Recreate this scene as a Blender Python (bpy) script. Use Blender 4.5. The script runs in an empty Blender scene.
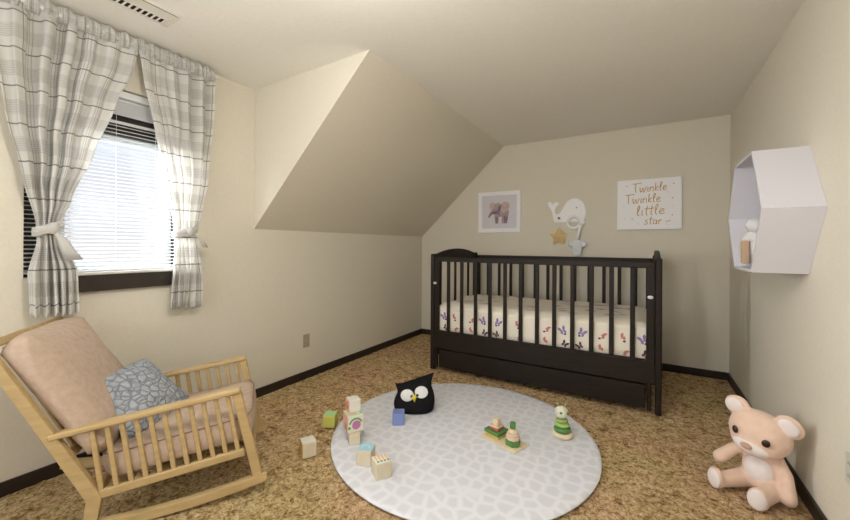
import bpy, bmesh, math, random
from mathutils import Vector, Matrix, noise
R = math.radians
random.seed(7)
scene = bpy.context.scene
COL = scene.collection

# ------------------------------------------------------------ camera, world, light, exposure
cam = bpy.data.cameras.new('camera'); cam_o = bpy.data.objects.new('camera', cam); COL.objects.link(cam_o)
cam.sensor_width = 36; cam.lens = 364.2 * 36 / 850; cam.shift_y = -14.5 / 850; cam.clip_start = .02
cam_o.matrix_world = Matrix.Translation((0, 0, 1.21)) @ Matrix.Rotation(R(31.055), 4, 'Z') @ Matrix.Rotation(R(90), 4, 'X') @ Matrix.Rotation(R(0.358), 4, 'Z')
scene.camera = cam_o

w = bpy.data.worlds.new('sky'); scene.world = w; w.use_nodes = True
nt = w.node_tree; nt.nodes.clear()
tc = nt.nodes.new('ShaderNodeTexCoord'); sx = nt.nodes.new('ShaderNodeSeparateXYZ'); cr = nt.nodes.new('ShaderNodeValToRGB')
bg = nt.nodes.new('ShaderNodeBackground'); wo = nt.nodes.new('ShaderNodeOutputWorld')
nt.links.new(tc.outputs['Generated'], sx.inputs[0]); nt.links.new(sx.outputs['Z'], cr.inputs[0])
cr.color_ramp.elements[0].position = 0.0; cr.color_ramp.elements[0].color = (.96, .98, 1, 1)
cr.color_ramp.elements[1].position = .45; cr.color_ramp.elements[1].color = (.66, .78, 1, 1)
nt.links.new(cr.outputs[0], bg.inputs[0]); bg.inputs[1].default_value = 0.43
nt.links.new(bg.outputs[0], wo.inputs[0])

def area(name, loc, target, sx_, sy_, power, col):
    l = bpy.data.lights.new(name, 'AREA'); l.shape = 'RECTANGLE'; l.size = sx_; l.size_y = sy_; l.energy = power; l.color = col
    o = bpy.data.objects.new(name, l); COL.objects.link(o); o.location = loc
    o.rotation_euler = (Vector(target) - Vector(loc)).to_track_quat('-Z', 'Y').to_euler(); return o
area('window_daylight', (-4.4, -.42, 2.0), (-2.6, .9, 1.45), 2.9, 2.2, 620, (.95, .975, 1))           # daylight arriving at the curtained window
area('rear_fill_light', (-1.1, -1.62, 1.45), (-1.1, 2, 1.35), 2.4, 1.5, 19, (.97, .985, 1))    # fill light added at a made-up window behind the camera
pl = bpy.data.lights.new('added_lamp_fill', 'POINT'); pl.energy = 21; pl.shadow_soft_size = .12; pl.color = (1, .97, .92)  # soft fill added out of view, hung in a made-up ceiling lamp
po = bpy.data.objects.new('added_lamp_fill', pl); COL.objects.link(po); po.location = (-.75, .66, 2.04)
scene.view_settings.view_transform = 'Standard'; scene.view_settings.look = 'None'
scene.view_settings.gamma = 1; scene.view_settings.use_curve_mapping = False
scene.view_settings.exposure = 1.05

# ------------------------------------------------------------ materials
def mat(name, col=(.8, .8, .8), rough=.7, metal=0, spec=.5):
    m = bpy.data.materials.new(name); m.use_nodes = True
    b = m.node_tree.nodes['Principled BSDF']
    b.inputs['Base Color'].default_value = (*col, 1); b.inputs['Roughness'].default_value = rough
    b.inputs['Metallic'].default_value = metal; b.inputs['Specular IOR Level'].default_value = spec
    return m
def N(m, t, **k):
    n = m.node_tree.nodes.new(t)
    for a, v in k.items():
        if a in n.inputs: n.inputs[a].default_value = v
        else: setattr(n, a, v)
    return n
def L(m, a, b): m.node_tree.links.new(a, b)
def BS(m): return m.node_tree.nodes['Principled BSDF']
def coords(m, out='Object', scale=None):
    t = N(m, 'ShaderNodeTexCoord').outputs[out]
    if scale:
        mp = N(m, 'ShaderNodeMapping'); mp.inputs['Scale'].default_value = scale; L(m, t, mp.inputs[0]); t = mp.outputs[0]
    return t
def ramp(m, fac, stops, interp='LINEAR'):
    r = N(m, 'ShaderNodeValToRGB'); r.color_ramp.interpolation = interp
    e = r.color_ramp.elements
    while len(e) < len(stops): e.new(.5)
    for i, (p, c) in enumerate(stops): e[i].position = p; e[i].color = (*c, 1)
    L(m, fac, r.inputs[0]); return r.outputs[0]
def bump(m, h, strength=.3, dist=.01):
    b = N(m, 'ShaderNodeBump'); b.inputs['Strength'].default_value = strength; b.inputs['Distance'].default_value = dist
    L(m, h, b.inputs['Height']); L(m, b.outputs[0], BS(m).inputs['Normal'])
def noisy(name, c1, c2, scale=20, rough=.7, bstr=.1, bdist=.002, stretch=None, detail=4, spec=.4):
    m = mat(name, c1, rough, spec=spec); n = N(m, 'ShaderNodeTexNoise', Scale=scale, Detail=detail)
    L(m, coords(m, 'Object', stretch), n.inputs['Vector'])
    L(m, ramp(m, n.outputs[0], [(.3, c1), (.7, c2)]), BS(m).inputs['Base Color'])
    if bstr: bump(m, n.outputs[0], bstr, bdist)
    return m
WALL = noisy('wall_paint', (.69, .645, .54), (.72, .675, .57), 60, .85, .35, .003)
CEIL = noisy('ceiling_paint', (.82, .80, .735), (.85, .83, .765), 45, .9, .3, .003)
BASE = noisy('baseboard_wood', (.018, .012, .009), (.03, .02, .015), 12, .45, .05, stretch=(1, 1, 6))
CRIB = noisy('espresso_wood', (.0125, .008, .0058), (.019, .0125, .009), 10, .5, .05, .001, (1, 1, 8), spec=.25)
PINE = noisy('pine_wood', (.43, .305, .14), (.52, .38, .185), 9, .5, .08, .001, (1, 6, 6))
WHITE = mat('white_paint', (.72, .71, .74), .5)
OFFW = mat('cream_paint', (.78, .76, .70), .6)
WOODL = noisy('light_wood', (.68, .56, .38), (.75, .63, .45), 30, .6, .05)
BLACK = mat('black_gloss', (.008, .006, .006), .3)
TOYBLK = noisy('black_felt', (.006, .006, .007), (.012, .012, .013), 80, .9, .2, spec=.15)

CARPET = mat('carpet_pile', (.4, .28, .15), .95, spec=.1)
def _carpet():
    m = CARPET; v = coords(m)
    a = N(m, 'ShaderNodeTexNoise', Scale=42, Detail=5, Roughness=.8, Distortion=.8); L(m, v, a.inputs['Vector'])
    b = N(m, 'ShaderNodeTexNoise', Scale=15, Detail=6, Roughness=.75, Distortion=.9); L(m, v, b.inputs['Vector'])
    c = N(m, 'ShaderNodeTexNoise', Scale=1.6, Detail=2); L(m, v, c.inputs['Vector'])
    ca = ramp(m, a.outputs[0], [(.34, (.12, .065, .03)), (.41, (.44, .27, .13)), (.50, (.74, .53, .33)), (.62, (.95, .80, .60))])
    cb = ramp(m, b.outputs[0], [(.36, (.36, .29, .22)), (.45, (.86, .82, .78)), (.6, (1.0, 1.0, 1.0))])  # shade of the pile's crevices put into the colour as dark spots
    cc = ramp(m, c.outputs[0], [(.35, (1.0, .93, .86)), (.65, (.95, 1.0, .78))])
    x = N(m, 'ShaderNodeMix', data_type='RGBA', blend_type='MULTIPLY'); x.inputs[0].default_value = 1
    y = N(m, 'ShaderNodeMix', data_type='RGBA', blend_type='MULTIPLY'); y.inputs[0].default_value = 1
    L(m, ca, x.inputs[6]); L(m, cb, x.inputs[7]); L(m, x.outputs[2], y.inputs[6]); L(m, cc, y.inputs[7])
    L(m, y.outputs[2], BS(m).inputs['Base Color']); bump(m, a.outputs[0], 1.0, .02)
_carpet()

RUG = mat('rug_pebble', (.6, .6, .62), .95, spec=.1)
def _rug():
    m = RUG; v = coords(m)
    n = N(m, 'ShaderNodeTexNoise', Scale=5, Detail=1); L(m, v, n.inputs['Vector'])
    mx = N(m, 'ShaderNodeMix', data_type='VECTOR'); mx.inputs[0].default_value = .03; L(m, v, mx.inputs[4]); L(m, n.outputs['Color'], mx.inputs[5])
    o = N(m, 'ShaderNodeTexVoronoi', Scale=13.5, feature='DISTANCE_TO_EDGE', Randomness=.6); L(m, mx.outputs[1], o.inputs['Vector'])
    f = N(m, 'ShaderNodeTexNoise', Scale=160, Detail=3); L(m, v, f.inputs['Vector'])
    c = ramp(m, o.outputs['Distance'], [(.07, (.73, .74, .785)), (.22, (.645, .655, .70))])
    L(m, c, BS(m).inputs['Base Color']); bump(m, f.outputs[0], .3, .003)
_rug()

# ------------------------------------------------------------ helpers
def link(name, me, parent=None):
    o = bpy.data.objects.new(name, me); COL.objects.link(o)
    if parent: o.parent = parent
    return o
def ob(name, bm, mats, parent=None, smooth=False, loc=None, rot=None):
    me = bpy.data.meshes.new(name); bmesh.ops.recalc_face_normals(bm, faces=bm.faces); bm.to_mesh(me); bm.free()
    if smooth:
        for p in me.polygons: p.use_smooth = True
    for m in (mats if isinstance(mats, (list, tuple)) else [mats]): me.materials.append(m)
    o = link(name, me, parent)
    if loc: o.location = loc
    if rot: o.rotation_euler = rot
    return o
def tag(o, label, cat, group=None):
    o['label'] = label; o['category'] = cat
    if group: o['group'] = group
    return o
def thing(name, label, cat, loc=(0, 0, 0), rz=0, group=None):
    o = link(name, None); o.location = loc; o.rotation_euler = (0, 0, rz); o.empty_display_size = .05
    return tag(o, label, cat, group)
def struct(name, bm, m, parent=None):
    o = ob(name, bm, m, parent)
    if not parent: o['kind'] = 'structure'
    return o
def box(x0, x1, y0, y1, z0, z1, bev=0, bm=None, mtx=None, seg=1, mi=0):
    b = bmesh.new()
    bmesh.ops.create_cube(b, size=1)
    for v in b.verts: v.co = Vector(((x0 + x1) / 2 + v.co.x * (x1 - x0), (y0 + y1) / 2 + v.co.y * (y1 - y0), (z0 + z1) / 2 + v.co.z * (z1 - z0)))
    if bev: bmesh.ops.bevel(b, geom=b.edges[:], offset=bev, segments=seg, affect='EDGES', profile=.5)
    if mtx: b.transform(mtx)
    for f in b.faces: f.material_index = mi
    if bm is None: return b
    return merge(bm, b)
def merge(bm, b):
    me = bpy.data.meshes.new('tmp'); b.to_mesh(me); b.free(); n0 = len(bm.faces)
    mi = [p.material_index for p in me.polygons]
    bm.from_mesh(me); bpy.data.meshes.remove(me); return bm
def prism(pts, axis, a, b, bm=None, mi=0, bev=0):
    """extrude a 2D outline; axis x: pts=(y,z); y: pts=(x,z); z: pts=(x,y)"""
    q = bmesh.new()
    def P(p, t): return {'x': (t, p[0], p[1]), 'y': (p[0], t, p[1]), 'z': (p[0], p[1], t)}[axis]
    A = [q.verts.new(P(p, a)) for p in pts]; B = [q.verts.new(P(p, b)) for p in pts]; n = len(pts)
    q.faces.new(A); q.faces.new(B[::-1])
    for i in range(n): q.faces.new((A[i], B[i], B[(i + 1) % n], A[(i + 1) % n]))
    if bev:
        bmesh.ops.recalc_face_normals(q, faces=q.faces)
        es = [e for e in q.edges if abs(e.calc_face_angle(0)) > .6]
        bmesh.ops.bevel(q, geom=es, offset=bev, segments=2, affect='EDGES', profile=.5)
    for f in q.faces: f.material_index = mi
    return q if bm is None else merge(bm, q)
def beam(p, q, w, h, up=(0, 0, 1), bev=.004, bm=None):
    """bar from p to q; w across, h along 'up' side"""
    p, q = Vector(p), Vector(q); d = q - p; z = d.normalized(); x = Vector(up).cross(z).normalized(); y = z.cross(x)
    m = Matrix((x, y, z)).transposed().to_4x4(); m.translation = (p + q) / 2
    return box(-w / 2, w / 2, -h / 2, h / 2, -d.length / 2, d.length / 2, bev, bm, m)
def tube(pts, r, seg=8, bm=None, closed=False):
    q = bmesh.new(); pts = [Vector(p) for p in pts]; rings = []; n = len(pts); rr = r if isinstance(r, (list, tuple)) else [r] * n
    ref = Vector((0, 0, 1))
    for i, p in enumerate(pts):
        if closed: t = (pts[(i + 1) % n] - pts[i - 1]).normalized()
        else: t = (pts[min(i + 1, n - 1)] - pts[max(i - 1, 0)]).normalized()
        a = ref if abs(t.dot(ref)) < .95 else Vector((1, 0, 0))
        x = a.cross(t).normalized(); y = t.cross(x)
        rings.append([q.verts.new(p + x * math.cos(k * 2 * math.pi / seg) * rr[i] + y * math.sin(k * 2 * math.pi / seg) * rr[i]) for k in range(seg)])
    for i in range(n if closed else n - 1):
        A, B = rings[i], rings[(i + 1) % n]
        for k in range(seg): q.faces.new((A[k], A[(k + 1) % seg], B[(k + 1) % seg], B[k]))
    if not closed: q.faces.new(rings[0][::-1]); q.faces.new(rings[-1])
    return q if bm is None else merge(bm, q)
def ell(c, r, bm=None, mtx=None, u=24, v=16):
    q = bmesh.new(); bmesh.ops.create_uvsphere(q, u_segments=u, v_segments=v, radius=1)
    m = Matrix.Translation(c) @ (mtx or Matrix.Identity(4)) @ Matrix.Diagonal((*r, 1)); q.transform(m)
    return q if bm is None else merge(bm, q)
def lathe(prof, seg=32, bm=None, at=(0, 0, 0), power=None):
    q = bmesh.new(); rings = []
    for r_, z in prof: rings.append([q.verts.new((at[0] + r_ * math.cos(k * 2 * math.pi / seg), at[1] + r_ * math.sin(k * 2 * math.pi / seg), at[2] + z)) for k in range(seg)])
    for A, B in zip(rings, rings[1:]):
        for k in range(seg): q.faces.new((A[k], A[(k + 1) % seg], B[(k + 1) % seg], B[k]))
    q.faces.new(rings[0][::-1]); q.faces.new(rings[-1])
    return q if bm is None else merge(bm, q)
def disc(r, h, z=0, bev=.003):
    return [(r - bev, z), (r, z + bev), (r, z + h - bev), (r - bev, z + h)]
def rest(o, voxel=None, smooth=0, sub=0):
    """bake modifiers into the object's mesh"""
    if voxel:
        m = o.modifiers.new('r', 'REMESH'); m.mode = 'VOXEL'; m.voxel_size = voxel
    if smooth:
        m = o.modifiers.new('s', 'SMOOTH'); m.factor = .5; m.iterations = smooth
    if sub:
        m = o.modifiers.new('u', 'SUBSURF'); m.levels = sub; m.render_levels = sub
    bpy.context.view_layer.update()
    me = bpy.data.meshes.new_from_object(o.evaluated_get(bpy.context.evaluated_depsgraph_get()))
    mats = [s for s in o.data.materials]; o.modifiers.clear(); o.data = me; me.materials.clear()
    for s in mats: me.materials.append(s)
    for p in me.polygons: p.use_smooth = True
    return o

# ------------------------------------------------------------ room (metres)
XL, XR, YB, YF, CH = -2.638, .672, 4.301, -1.5, 2.429
KN, YD, XS = 1.331, 1.763, -1.474            # knee wall height, dormer cheek, top of the slope
T = .14
WY0, WY1, WZ0, WZ1 = .52, 1.27, 1.035, 2.12    # window opening in the left wall

# carpet floor with a real uneven pile
def floor_mesh():
    q = bmesh.new(); nx, ny = 230, 380; V = []
    for j in range(ny + 1):
        y = YF + (YB - YF) * j / ny; row = []
        for i in range(nx + 1):
            x = XL + (XR - XL) * i / nx
            n = noise.noise(Vector((x * 28, y * 28, 0))) * .6 + noise.noise(Vector((x * 60, y * 60, 3))) * .5
            row.append(q.verts.new((x, y, -.008 + max(-1, min(1, n)) * .008)))
        V.append(row)
    for j in range(ny):
        for i in range(nx): q.faces.new((V[j][i], V[j][i + 1], V[j + 1][i + 1], V[j + 1][i]))
    return q
fl = struct('floor', floor_mesh(), CARPET)
for p in fl.data.polygons: p.use_smooth = True
# walls
b = bmesh.new()
box(XL - T, XL, YF - T, WY0, -.02, CH + .1, bm=b); box(XL - T, XL, WY1, YD, -.02, CH + .1, bm=b)
box(XL - T, XL, WY0, WY1, -.02, WZ0, bm=b); box(XL - T, XL, WY0, WY1, WZ1, CH + .1, bm=b)
box(XL - T, XL, YD, YB + T, -.02, KN, bm=b)
struct('wall_left', b, WALL)
struct('wall_back', box(XL - T, XR + T, YB, YB + T, -.02, CH + .1), WALL)
struct('wall_right', box(XR, XR + T, YF - T, YB, -.02, CH + .1), WALL)
b = bmesh.new(); FX0, FX1, FZ0, FZ1 = -2.35, .15, .65, 2.2  # rear opening is made up to let fill light in
box(XL, FX0, YF - T, YF, -.02, CH + .1, bm=b); box(FX1, XR, YF - T, YF, -.02, CH + .1, bm=b)
box(FX0, FX1, YF - T, YF, -.02, FZ0, bm=b); box(FX0, FX1, YF - T, YF, FZ1, CH + .1, bm=b)
struct('wall_front', b, WALL)
b = bmesh.new()
box(XL, XR, YF, YD, CH, CH + .1, bm=b); box(XS, XR, YD, YB, CH, CH + .1, bm=b)
struct('ceiling', b, CEIL)
# sloped ceiling over the knee wall, its open end closed by the dormer cheek
sl = (CH - KN) / (XS - XL)
struct('ceiling_slope', prism([(XL, KN), (XS, CH), (XS, CH + .1), (XL - .0, CH + .1)], 'y', YD + .02, YB), WALL)
struct('wall_dormer', prism([(XL, KN), (XS, CH), (XL, CH)], 'y', YD, YD + .02), WALL)
# baseboards
BH = .062
struct('baseboard_left', box(XL, XL + .014, YF, YB, -.01, BH, .003), BASE)
struct('baseboard_back', box(XL + .014, XR - .014, YB - .014, YB, -.01, BH, .003), BASE)
struct('baseboard_right', box(XR - .014, XR, YF, YB, -.01, BH, .003), BASE)
# window in the left wall
DARKW = noisy('dark_window_wood', (.022, .017, .015), (.035, .027, .022), 14, .4, .05)
SASH = mat('grey_white_sash', (.55, .60, .60), .4)
GLASS = mat('window_glass', (1, 1, 1), 0.02)
_t = N(GLASS, 'ShaderNodeBsdfTransparent'); _g = N(GLASS, 'ShaderNodeBsdfGlossy', Roughness=.02); _m = N(GLASS, 'ShaderNodeMixShader'); _m.inputs[0].default_value = .05
L(GLASS, _t.outputs[0], _m.inputs[1]); L(GLASS, _g.outputs[0], _m.inputs[2]); L(GLASS, _m.outputs[0], GLASS.node_tree.nodes['Material Output'].inputs['Surface'])
win = bmesh.new()
for a in ((WY0, WY0 + .14, WZ0, WZ1), (WY1 - .05, WY1, WZ0, WZ1), (WY0, WY1, 1.86, WZ1), (WY0, WY1, WZ0, WZ0 + .02)):
    box(XL - T, XL - .075, a[0], a[1], a[2], a[3], .002, win)
wf = struct('window_1', win, DARKW)
s = bmesh.new(); sx0, sx1 = XL - T + .01, XL - T + .045
y0, y1, z0, z1 = WY0 + .14, WY1 - .05, WZ0 + .02, 1.86
for a in ((y0, y0 + .035, z0, z1), (y1 - .065, y1, z0, z1), (y0 + .035, y1 - .065, z1 - .045, z1), (y0 + .035, y1 - .065, z0, z0 + .035)):
    box(sx0, sx1, a[0], a[1], a[2], a[3], .003, s)
ob('sash', s, SASH, wf)
ob('pane', box(sx0 + .012, sx0 + .018, y0 + .03, y1 - .045, z0 + .03, z1 - .04), GLASS, wf)
# dark sill board and light stool above it
ob('sill', box(XL, XL + .035, .56, 1.25, .945, 1.035, .004), DARKW, wf)
ob('stool', box(XL - .07, XL + .040, .60, 1.27, 1.0355, 1.05, .003), mat('stool_paint', (.62, .6, .56), .45), wf)
# unseen wide window, added behind the camera to carry the rear fill light
win = bmesh.new()
for a in ((FX0, FX0 + .06, FZ0, FZ1), (FX1 - .06, FX1, FZ0, FZ1), (FX0, FX1, FZ1 - .06, FZ1), (FX0, FX1, FZ0, FZ0 + .06), (-1.13, -1.07, FZ0, FZ1)):
    box(a[0], a[1], YF - .09, YF - .03, a[2], a[3], .002, win)
struct('added_rear_window', win, DARKW)

# ------------------------------------------------------------ blind
bl = thing('window_blind', 'white horizontal slat blind hanging behind the plaid curtains', 'blind', (XL - .035, (WY0 + WY1) / 2, WZ0))
SL = mat('blind_slat', (.80, .81, .82), .45)
hw = (WY1 - WY0) / 2 - .006
ob('headrail', box(-.02, .02, -hw, hw, WZ1 - WZ0 - .045, WZ1 - WZ0 - .005, .004), SL, bl)
q = bmesh.new(); nS = 46; ztop = WZ1 - WZ0 - .06
for i in range(nS):
    z = .035 + (ztop - .035) * i / (nS - 1)
    if i > nS - 7: z = ztop - (nS - 1 - i) * .016
    m = Matrix.Translation((0, 0, z)) @ Matrix.Rotation(R(12 if i < nS - 13 else (24 if i < nS - 7 else 55)), 4, 'Y')
    box(-.0125, .0125, -hw, hw, -.0006, .0006, 0, q, m)
ob('slats', q, SL, bl)
ob('bottom_rail', box(-.013, .013, -hw, hw, .016, .026, .003), SL, bl)
for yy in (-.2, .0, .2): ob('ladder_cord', tube([(.014, yy, .02), (.014, yy, ztop)], .0012, 5), SL, bl)

# ------------------------------------------------------------ curtains
CURT = mat('plaid_curtain', (.7, .69, .66), .9, spec=.1)
def _curt():
    m = CURT; uv = N(m, 'ShaderNodeTexCoord').outputs['UV']; s = N(m, 'ShaderNodeSeparateXYZ'); L(m, uv, s.inputs[0])
    def M(op, a, b=None, c=None):
        n = N(m, 'ShaderNodeMath', operation=op)
        for i, x in enumerate((a, b, c)):
            if x is None: continue
            if isinstance(x, (int, float)): n.inputs[i].default_value = x
            else: L(m, x, n.inputs[i])
        return n.outputs[0]
    def line(c, period, off, half):      # 1 on the line
        f = M('FRACT', M('ADD', M('DIVIDE', c, period), off)); d = M('ABSOLUTE', M('SUBTRACT', f, .5))
        return M('LESS_THAN', d, half / period)
    U, V = s.outputs[0], s.outputs[1]
    main = line(V, .175, .1, .0032)
    band = M('MULTIPLY', line(V, .175, .55, .032), .09)
    fine = M('MULTIPLY', M('MULTIPLY', line(V, .0105, 0, .0016), line(V, .175, .55, .036)), .2)
    vgrp = line(U, .21, .3, .03)
    vf = M('MULTIPLY', M('MULTIPLY', line(U, .0135, 0, .0016), vgrp), .42)
    vb = M('MULTIPLY', line(U, .21, .8, .026), .07)
    vl = M('MULTIPLY', line(U, .42, .05, .0022), .6)
    t = M('MAXIMUM', M('MULTIPLY', main, .72), M('MAXIMUM', M('MAXIMUM', vf, vl), M('ADD', M('ADD', band, vb), fine)))
    mx = N(m, 'ShaderNodeMix', data_type='RGBA'); L(m, t, mx.inputs[0])
    mx.inputs[6].default_value = (.87, .86, .83, 1); mx.inputs[7].default_value = (.13, .12, .115, 1)
    L(m, mx.outputs[2], BS(m).inputs['Base Color'])
    nt = m.node_tree; tr = N(m, 'ShaderNodeBsdfTranslucent'); L(m, mx.outputs[2], tr.inputs['Color'])
    ms = N(m, 'ShaderNodeMixShader'); ms.inputs[0].default_value = .5
    L(m, BS(m).outputs[0], ms.inputs[1]); L(m, tr.outputs[0], ms.inputs[2]); L(m, ms.outputs[0], nt.nodes['Material Output'].inputs['Surface'])
_curt()
def interp(tab, t):
    for (a, va), (b, vb) in zip(tab, tab[1:]):
        if t <= b:
            k = (t - a) / (b - a); k = k * k * (3 - 2 * k) * .4 + k * .6; return va + (vb - va) * k
    return tab[-1][1]
def curtain_mesh(Ltab, Rtab, ztop, zbot, nf, amp, width, seed, x0=0, ztilt=0):
    """tables give left/right edge (y) by height fraction; folds are real"""
    q = bmesh.new(); uvl = q.loops.layers.uv.new('UVMap'); nu, nv = 150, 110; V = []; UV = []
    rnd = random.Random(seed); ph = [rnd.uniform(0, 6) for _ in range(6)]
    for j in range(nv + 1):
        t = j / nv; yl, yr = interp(Ltab, t), interp(Rtab, t); wd = yr - yl; row = []
        dense = min(1, (wd / width)); A = amp(t)
        for i in range(nu + 1):
            s = i / nu; ss = s + .018 * math.sin(s * 9 + ph[0]) + .012 * math.sin(t * 5 + s * 6 + ph[1])
            fold = math.sin(ss * nf * 2 * math.pi + ph[2]) * .6 + math.sin(ss * nf * 1.7 * math.pi + ph[3] + t * 1.5) * .4
            x = x0 + A * fold + .006 * math.sin(t * 17 + s * 11 + ph[4])
            y = yl + wd * s + .006 * math.sin(ss * nf * 4 * math.pi + ph[5]) * min(1, wd / .3)
            z = ztop + (zbot - ztop) * t + ztilt * s * (1 - t)
            if t > .9: z += .012 * math.sin(s * nf * 6.28) * (t - .9) * 10
            row.append(q.verts.new((x, y, z))); 
        V.append(row)
    for j in range(nv):
        for i in range(nu):
            f = q.faces.new((V[j][i], V[j][i + 1], V[j + 1][i + 1], V[j + 1][i]))
            for lp, (a, b) in zip(f.loops, ((i, j), (i + 1, j), (i + 1, j + 1), (i, j + 1))):
                lp[uvl].uv = (a / nu * 1.05, b / nv * (ztop - zbot))
    return q
CX = XL + .085
rod = thing('curtain_rod', 'pale curtain rod along the top of the window wall', 'curtain rod', (CX, .9, 2.368))
ob('pole', tube([(0, -.60, 0), (0, .52, 0)], .011, 12), OFFW, rod)
for yy in (-.585, .51): ob('bracket', box(-(CX - XL), .0, yy - .012, yy + .012, -.012, .012, .003), OFFW, rod)
def curtain(label, Lt, Rt, ztop, zbot, nf, width, seed, tie_t, tie_y, knot):
    r = thing('curtain', label, 'curtain', (CX, (Lt[0][1] + Rt[0][1]) / 2, zbot))
    cy = r.location.y
    am = lambda t: (.012 if t < .03 else .032) * (1 if abs(t - tie_t) > .12 else .35 + .65 * abs(t - tie_t) / .12)
    q = curtain_mesh([(a, b - cy) for a, b in Lt], [(a, b - cy) for a, b in Rt], ztop - zbot, 0, nf, am, width, seed)
    o = ob('drape', q, CURT, r, True); md = o.modifiers.new('t', 'SOLIDIFY'); md.thickness = .0015
    # gathered heading around and above the rod
    q = bmesh.new(); uvl = q.loops.layers.uv.new('UVMap'); n = 260; a0, a1 = Lt[0][1] - cy, Rt[0][1] - cy; rows = []
    for k, (z, a, o_) in enumerate(((-.045, .012, .004), (-.02, .011, .012), (0, .010, .016), (.018, .010, .008), (.042, .013, .004))):
        rows.append([q.verts.new((o_ + a * (math.sin(i * .42 + seed) * .6 + math.sin(i * .23 + seed * 2) * .5), a0 + (a1 - a0) * i / n, ztop - zbot + z + (.007 * math.sin(i * .42) + .007 * math.sin(i * .17) if k == 4 else 0))) for i in range(n + 1)])
    for k in range(4):
        for i in range(n):
            f = q.faces.new((rows[k][i], rows[k][i + 1], rows[k + 1][i + 1], rows[k + 1][i]))
            for lp, (a, b_) in zip(f.loops, ((i, k), (i + 1, k), (i + 1, k + 1), (i, k + 1))): lp[uvl].uv = (a / n * 1.05, -b_ * .02)
    o = ob('heading', q, CURT, r, True); md = o.modifiers.new('t', 'SOLIDIFY'); md.thickness = .0015
    # tie: a band with a knot and loose ends
    zt = (ztop - zbot) * (1 - tie_t); y_ = tie_y - cy; hw_ = knot
    q = bmesh.new(); n = 28
    pts = [(math.cos(k * 2 * math.pi / n) * .045, y_ + math.sin(k * 2 * math.pi / n) * (hw_ + .0), zt + .02 * math.sin(k * 2 * math.pi / n)) for k in range(n)]
    tb = bmesh.new()
    for dz, rr_ in ((-.012, .012), (0, .014), (.013, .012)): tube([(a_, b_, c_ + dz) for a_, b_, c_ in pts], rr_, 8, tb, True)
    ob('tieback', tb, CURT, r, True)
    ob('knot', ell((.050, y_ + .005, zt), (.024, .022, .030)), CURT, r, True)
    return r, cy, zt, y_
Lc = [(0, .385), (.15, .395), (.35, .435), (.55, .495), (.70, .545), (.76, .55), (.86, .52), (1, .525)]
Rc = [(0, .965), (.1, .94), (.25, .86), (.45, .765), (.62, .675), (.70, .63), (.76, .64), (.86, .70), (1, .705)]
cl, cy, zt, y_ = curtain('white and grey plaid curtain tied left of the window', Lc, Rc, 2.372, .85, 6, .6, 3, .715, .588, .046)
q = bmesh.new()
def tail(pts, w0, w1, th=.006):
    q = bmesh.new(); P = [Vector(p) for p in pts]; n = len(P); A = []
    for i, p in enumerate(P):
        ww = w0 + (w1 - w0) * i / (n - 1)
        A.append([q.verts.new(p + Vector((dx, dy * ww, 0))) for dx, dy in ((-th, -1), (th, -.6), (th * 1.6, 0), (th, .6), (-th, 1), (-th * 1.6, 0))])
    for a, b_ in zip(A, A[1:]):
        for k in range(6): q.faces.new((a[k], a[(k + 1) % 6], b_[(k + 1) % 6], b_[k]))
    q.faces.new(A[0][::-1]); q.faces.new(A[-1]); return q
ob('tie_tail', tail([(.055, y_ + .01, zt - .01), (.06, y_ + .035, zt - .05), (.06, y_ + .055, zt - .10), (.055, y_ + .085, zt - .16)], .012, .036, .003), CURT, cl, True)
Lc = [(0, .962), (.1, .98), (.3, 1.045), (.5, 1.11), (.66, 1.15), (.70, 1.155), (.78, 1.15), (1, 1.135)]
Rc = [(0, 1.40), (.2, 1.385), (.45, 1.36), (.66, 1.30), (.70, 1.285), (.76, 1.30), (.88, 1.315), (1, 1.31)]
c2, cy, zt, y_ = curtain('white and grey plaid curtain tied right of the window', Lc, Rc, 2.372, .80, 5, .45, 9, .69, 1.22, .062)
ob('tie_tail', tail([(.05, y_ + .01, zt), (.055, y_ + .045, zt - .02), (.055, y_ + .075, zt - .05), (.05, y_ + .105, zt - .10)], .008, .016, .003), CURT, c2, True)

# ------------------------------------------------------------ unseen ceiling lamp added for fill light (above and beside the camera)
lp_ = thing('added_ceiling_lamp', 'unseen ring shaped ceiling lamp on a short stem, added for fill light', 'lamp', (-.75, .66, CH))
LMP = mat('lamp_metal', (.7, .66, .58), .4)
ob('canopy', lathe([(.06, -.022), (.065, -.018), (.065, -.001)], 24), LMP, lp_, True)
ob('stem', tube([(0, 0, -.02), (0, 0, -.23)], .006, 10), LMP, lp_)
ob('ring_shade', tube([(.21 * math.cos(k * math.pi / 18), .21 * math.sin(k * math.pi / 18), -.39) for k in range(36)], .012, 8, closed=True), LMP, lp_, True)
for k in range(3): ob('arm', tube([(0, 0, -.225), (.21 * math.cos(k * 2.094), .21 * math.sin(k * 2.094), -.385)], .004, 8), LMP, lp_)

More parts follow.
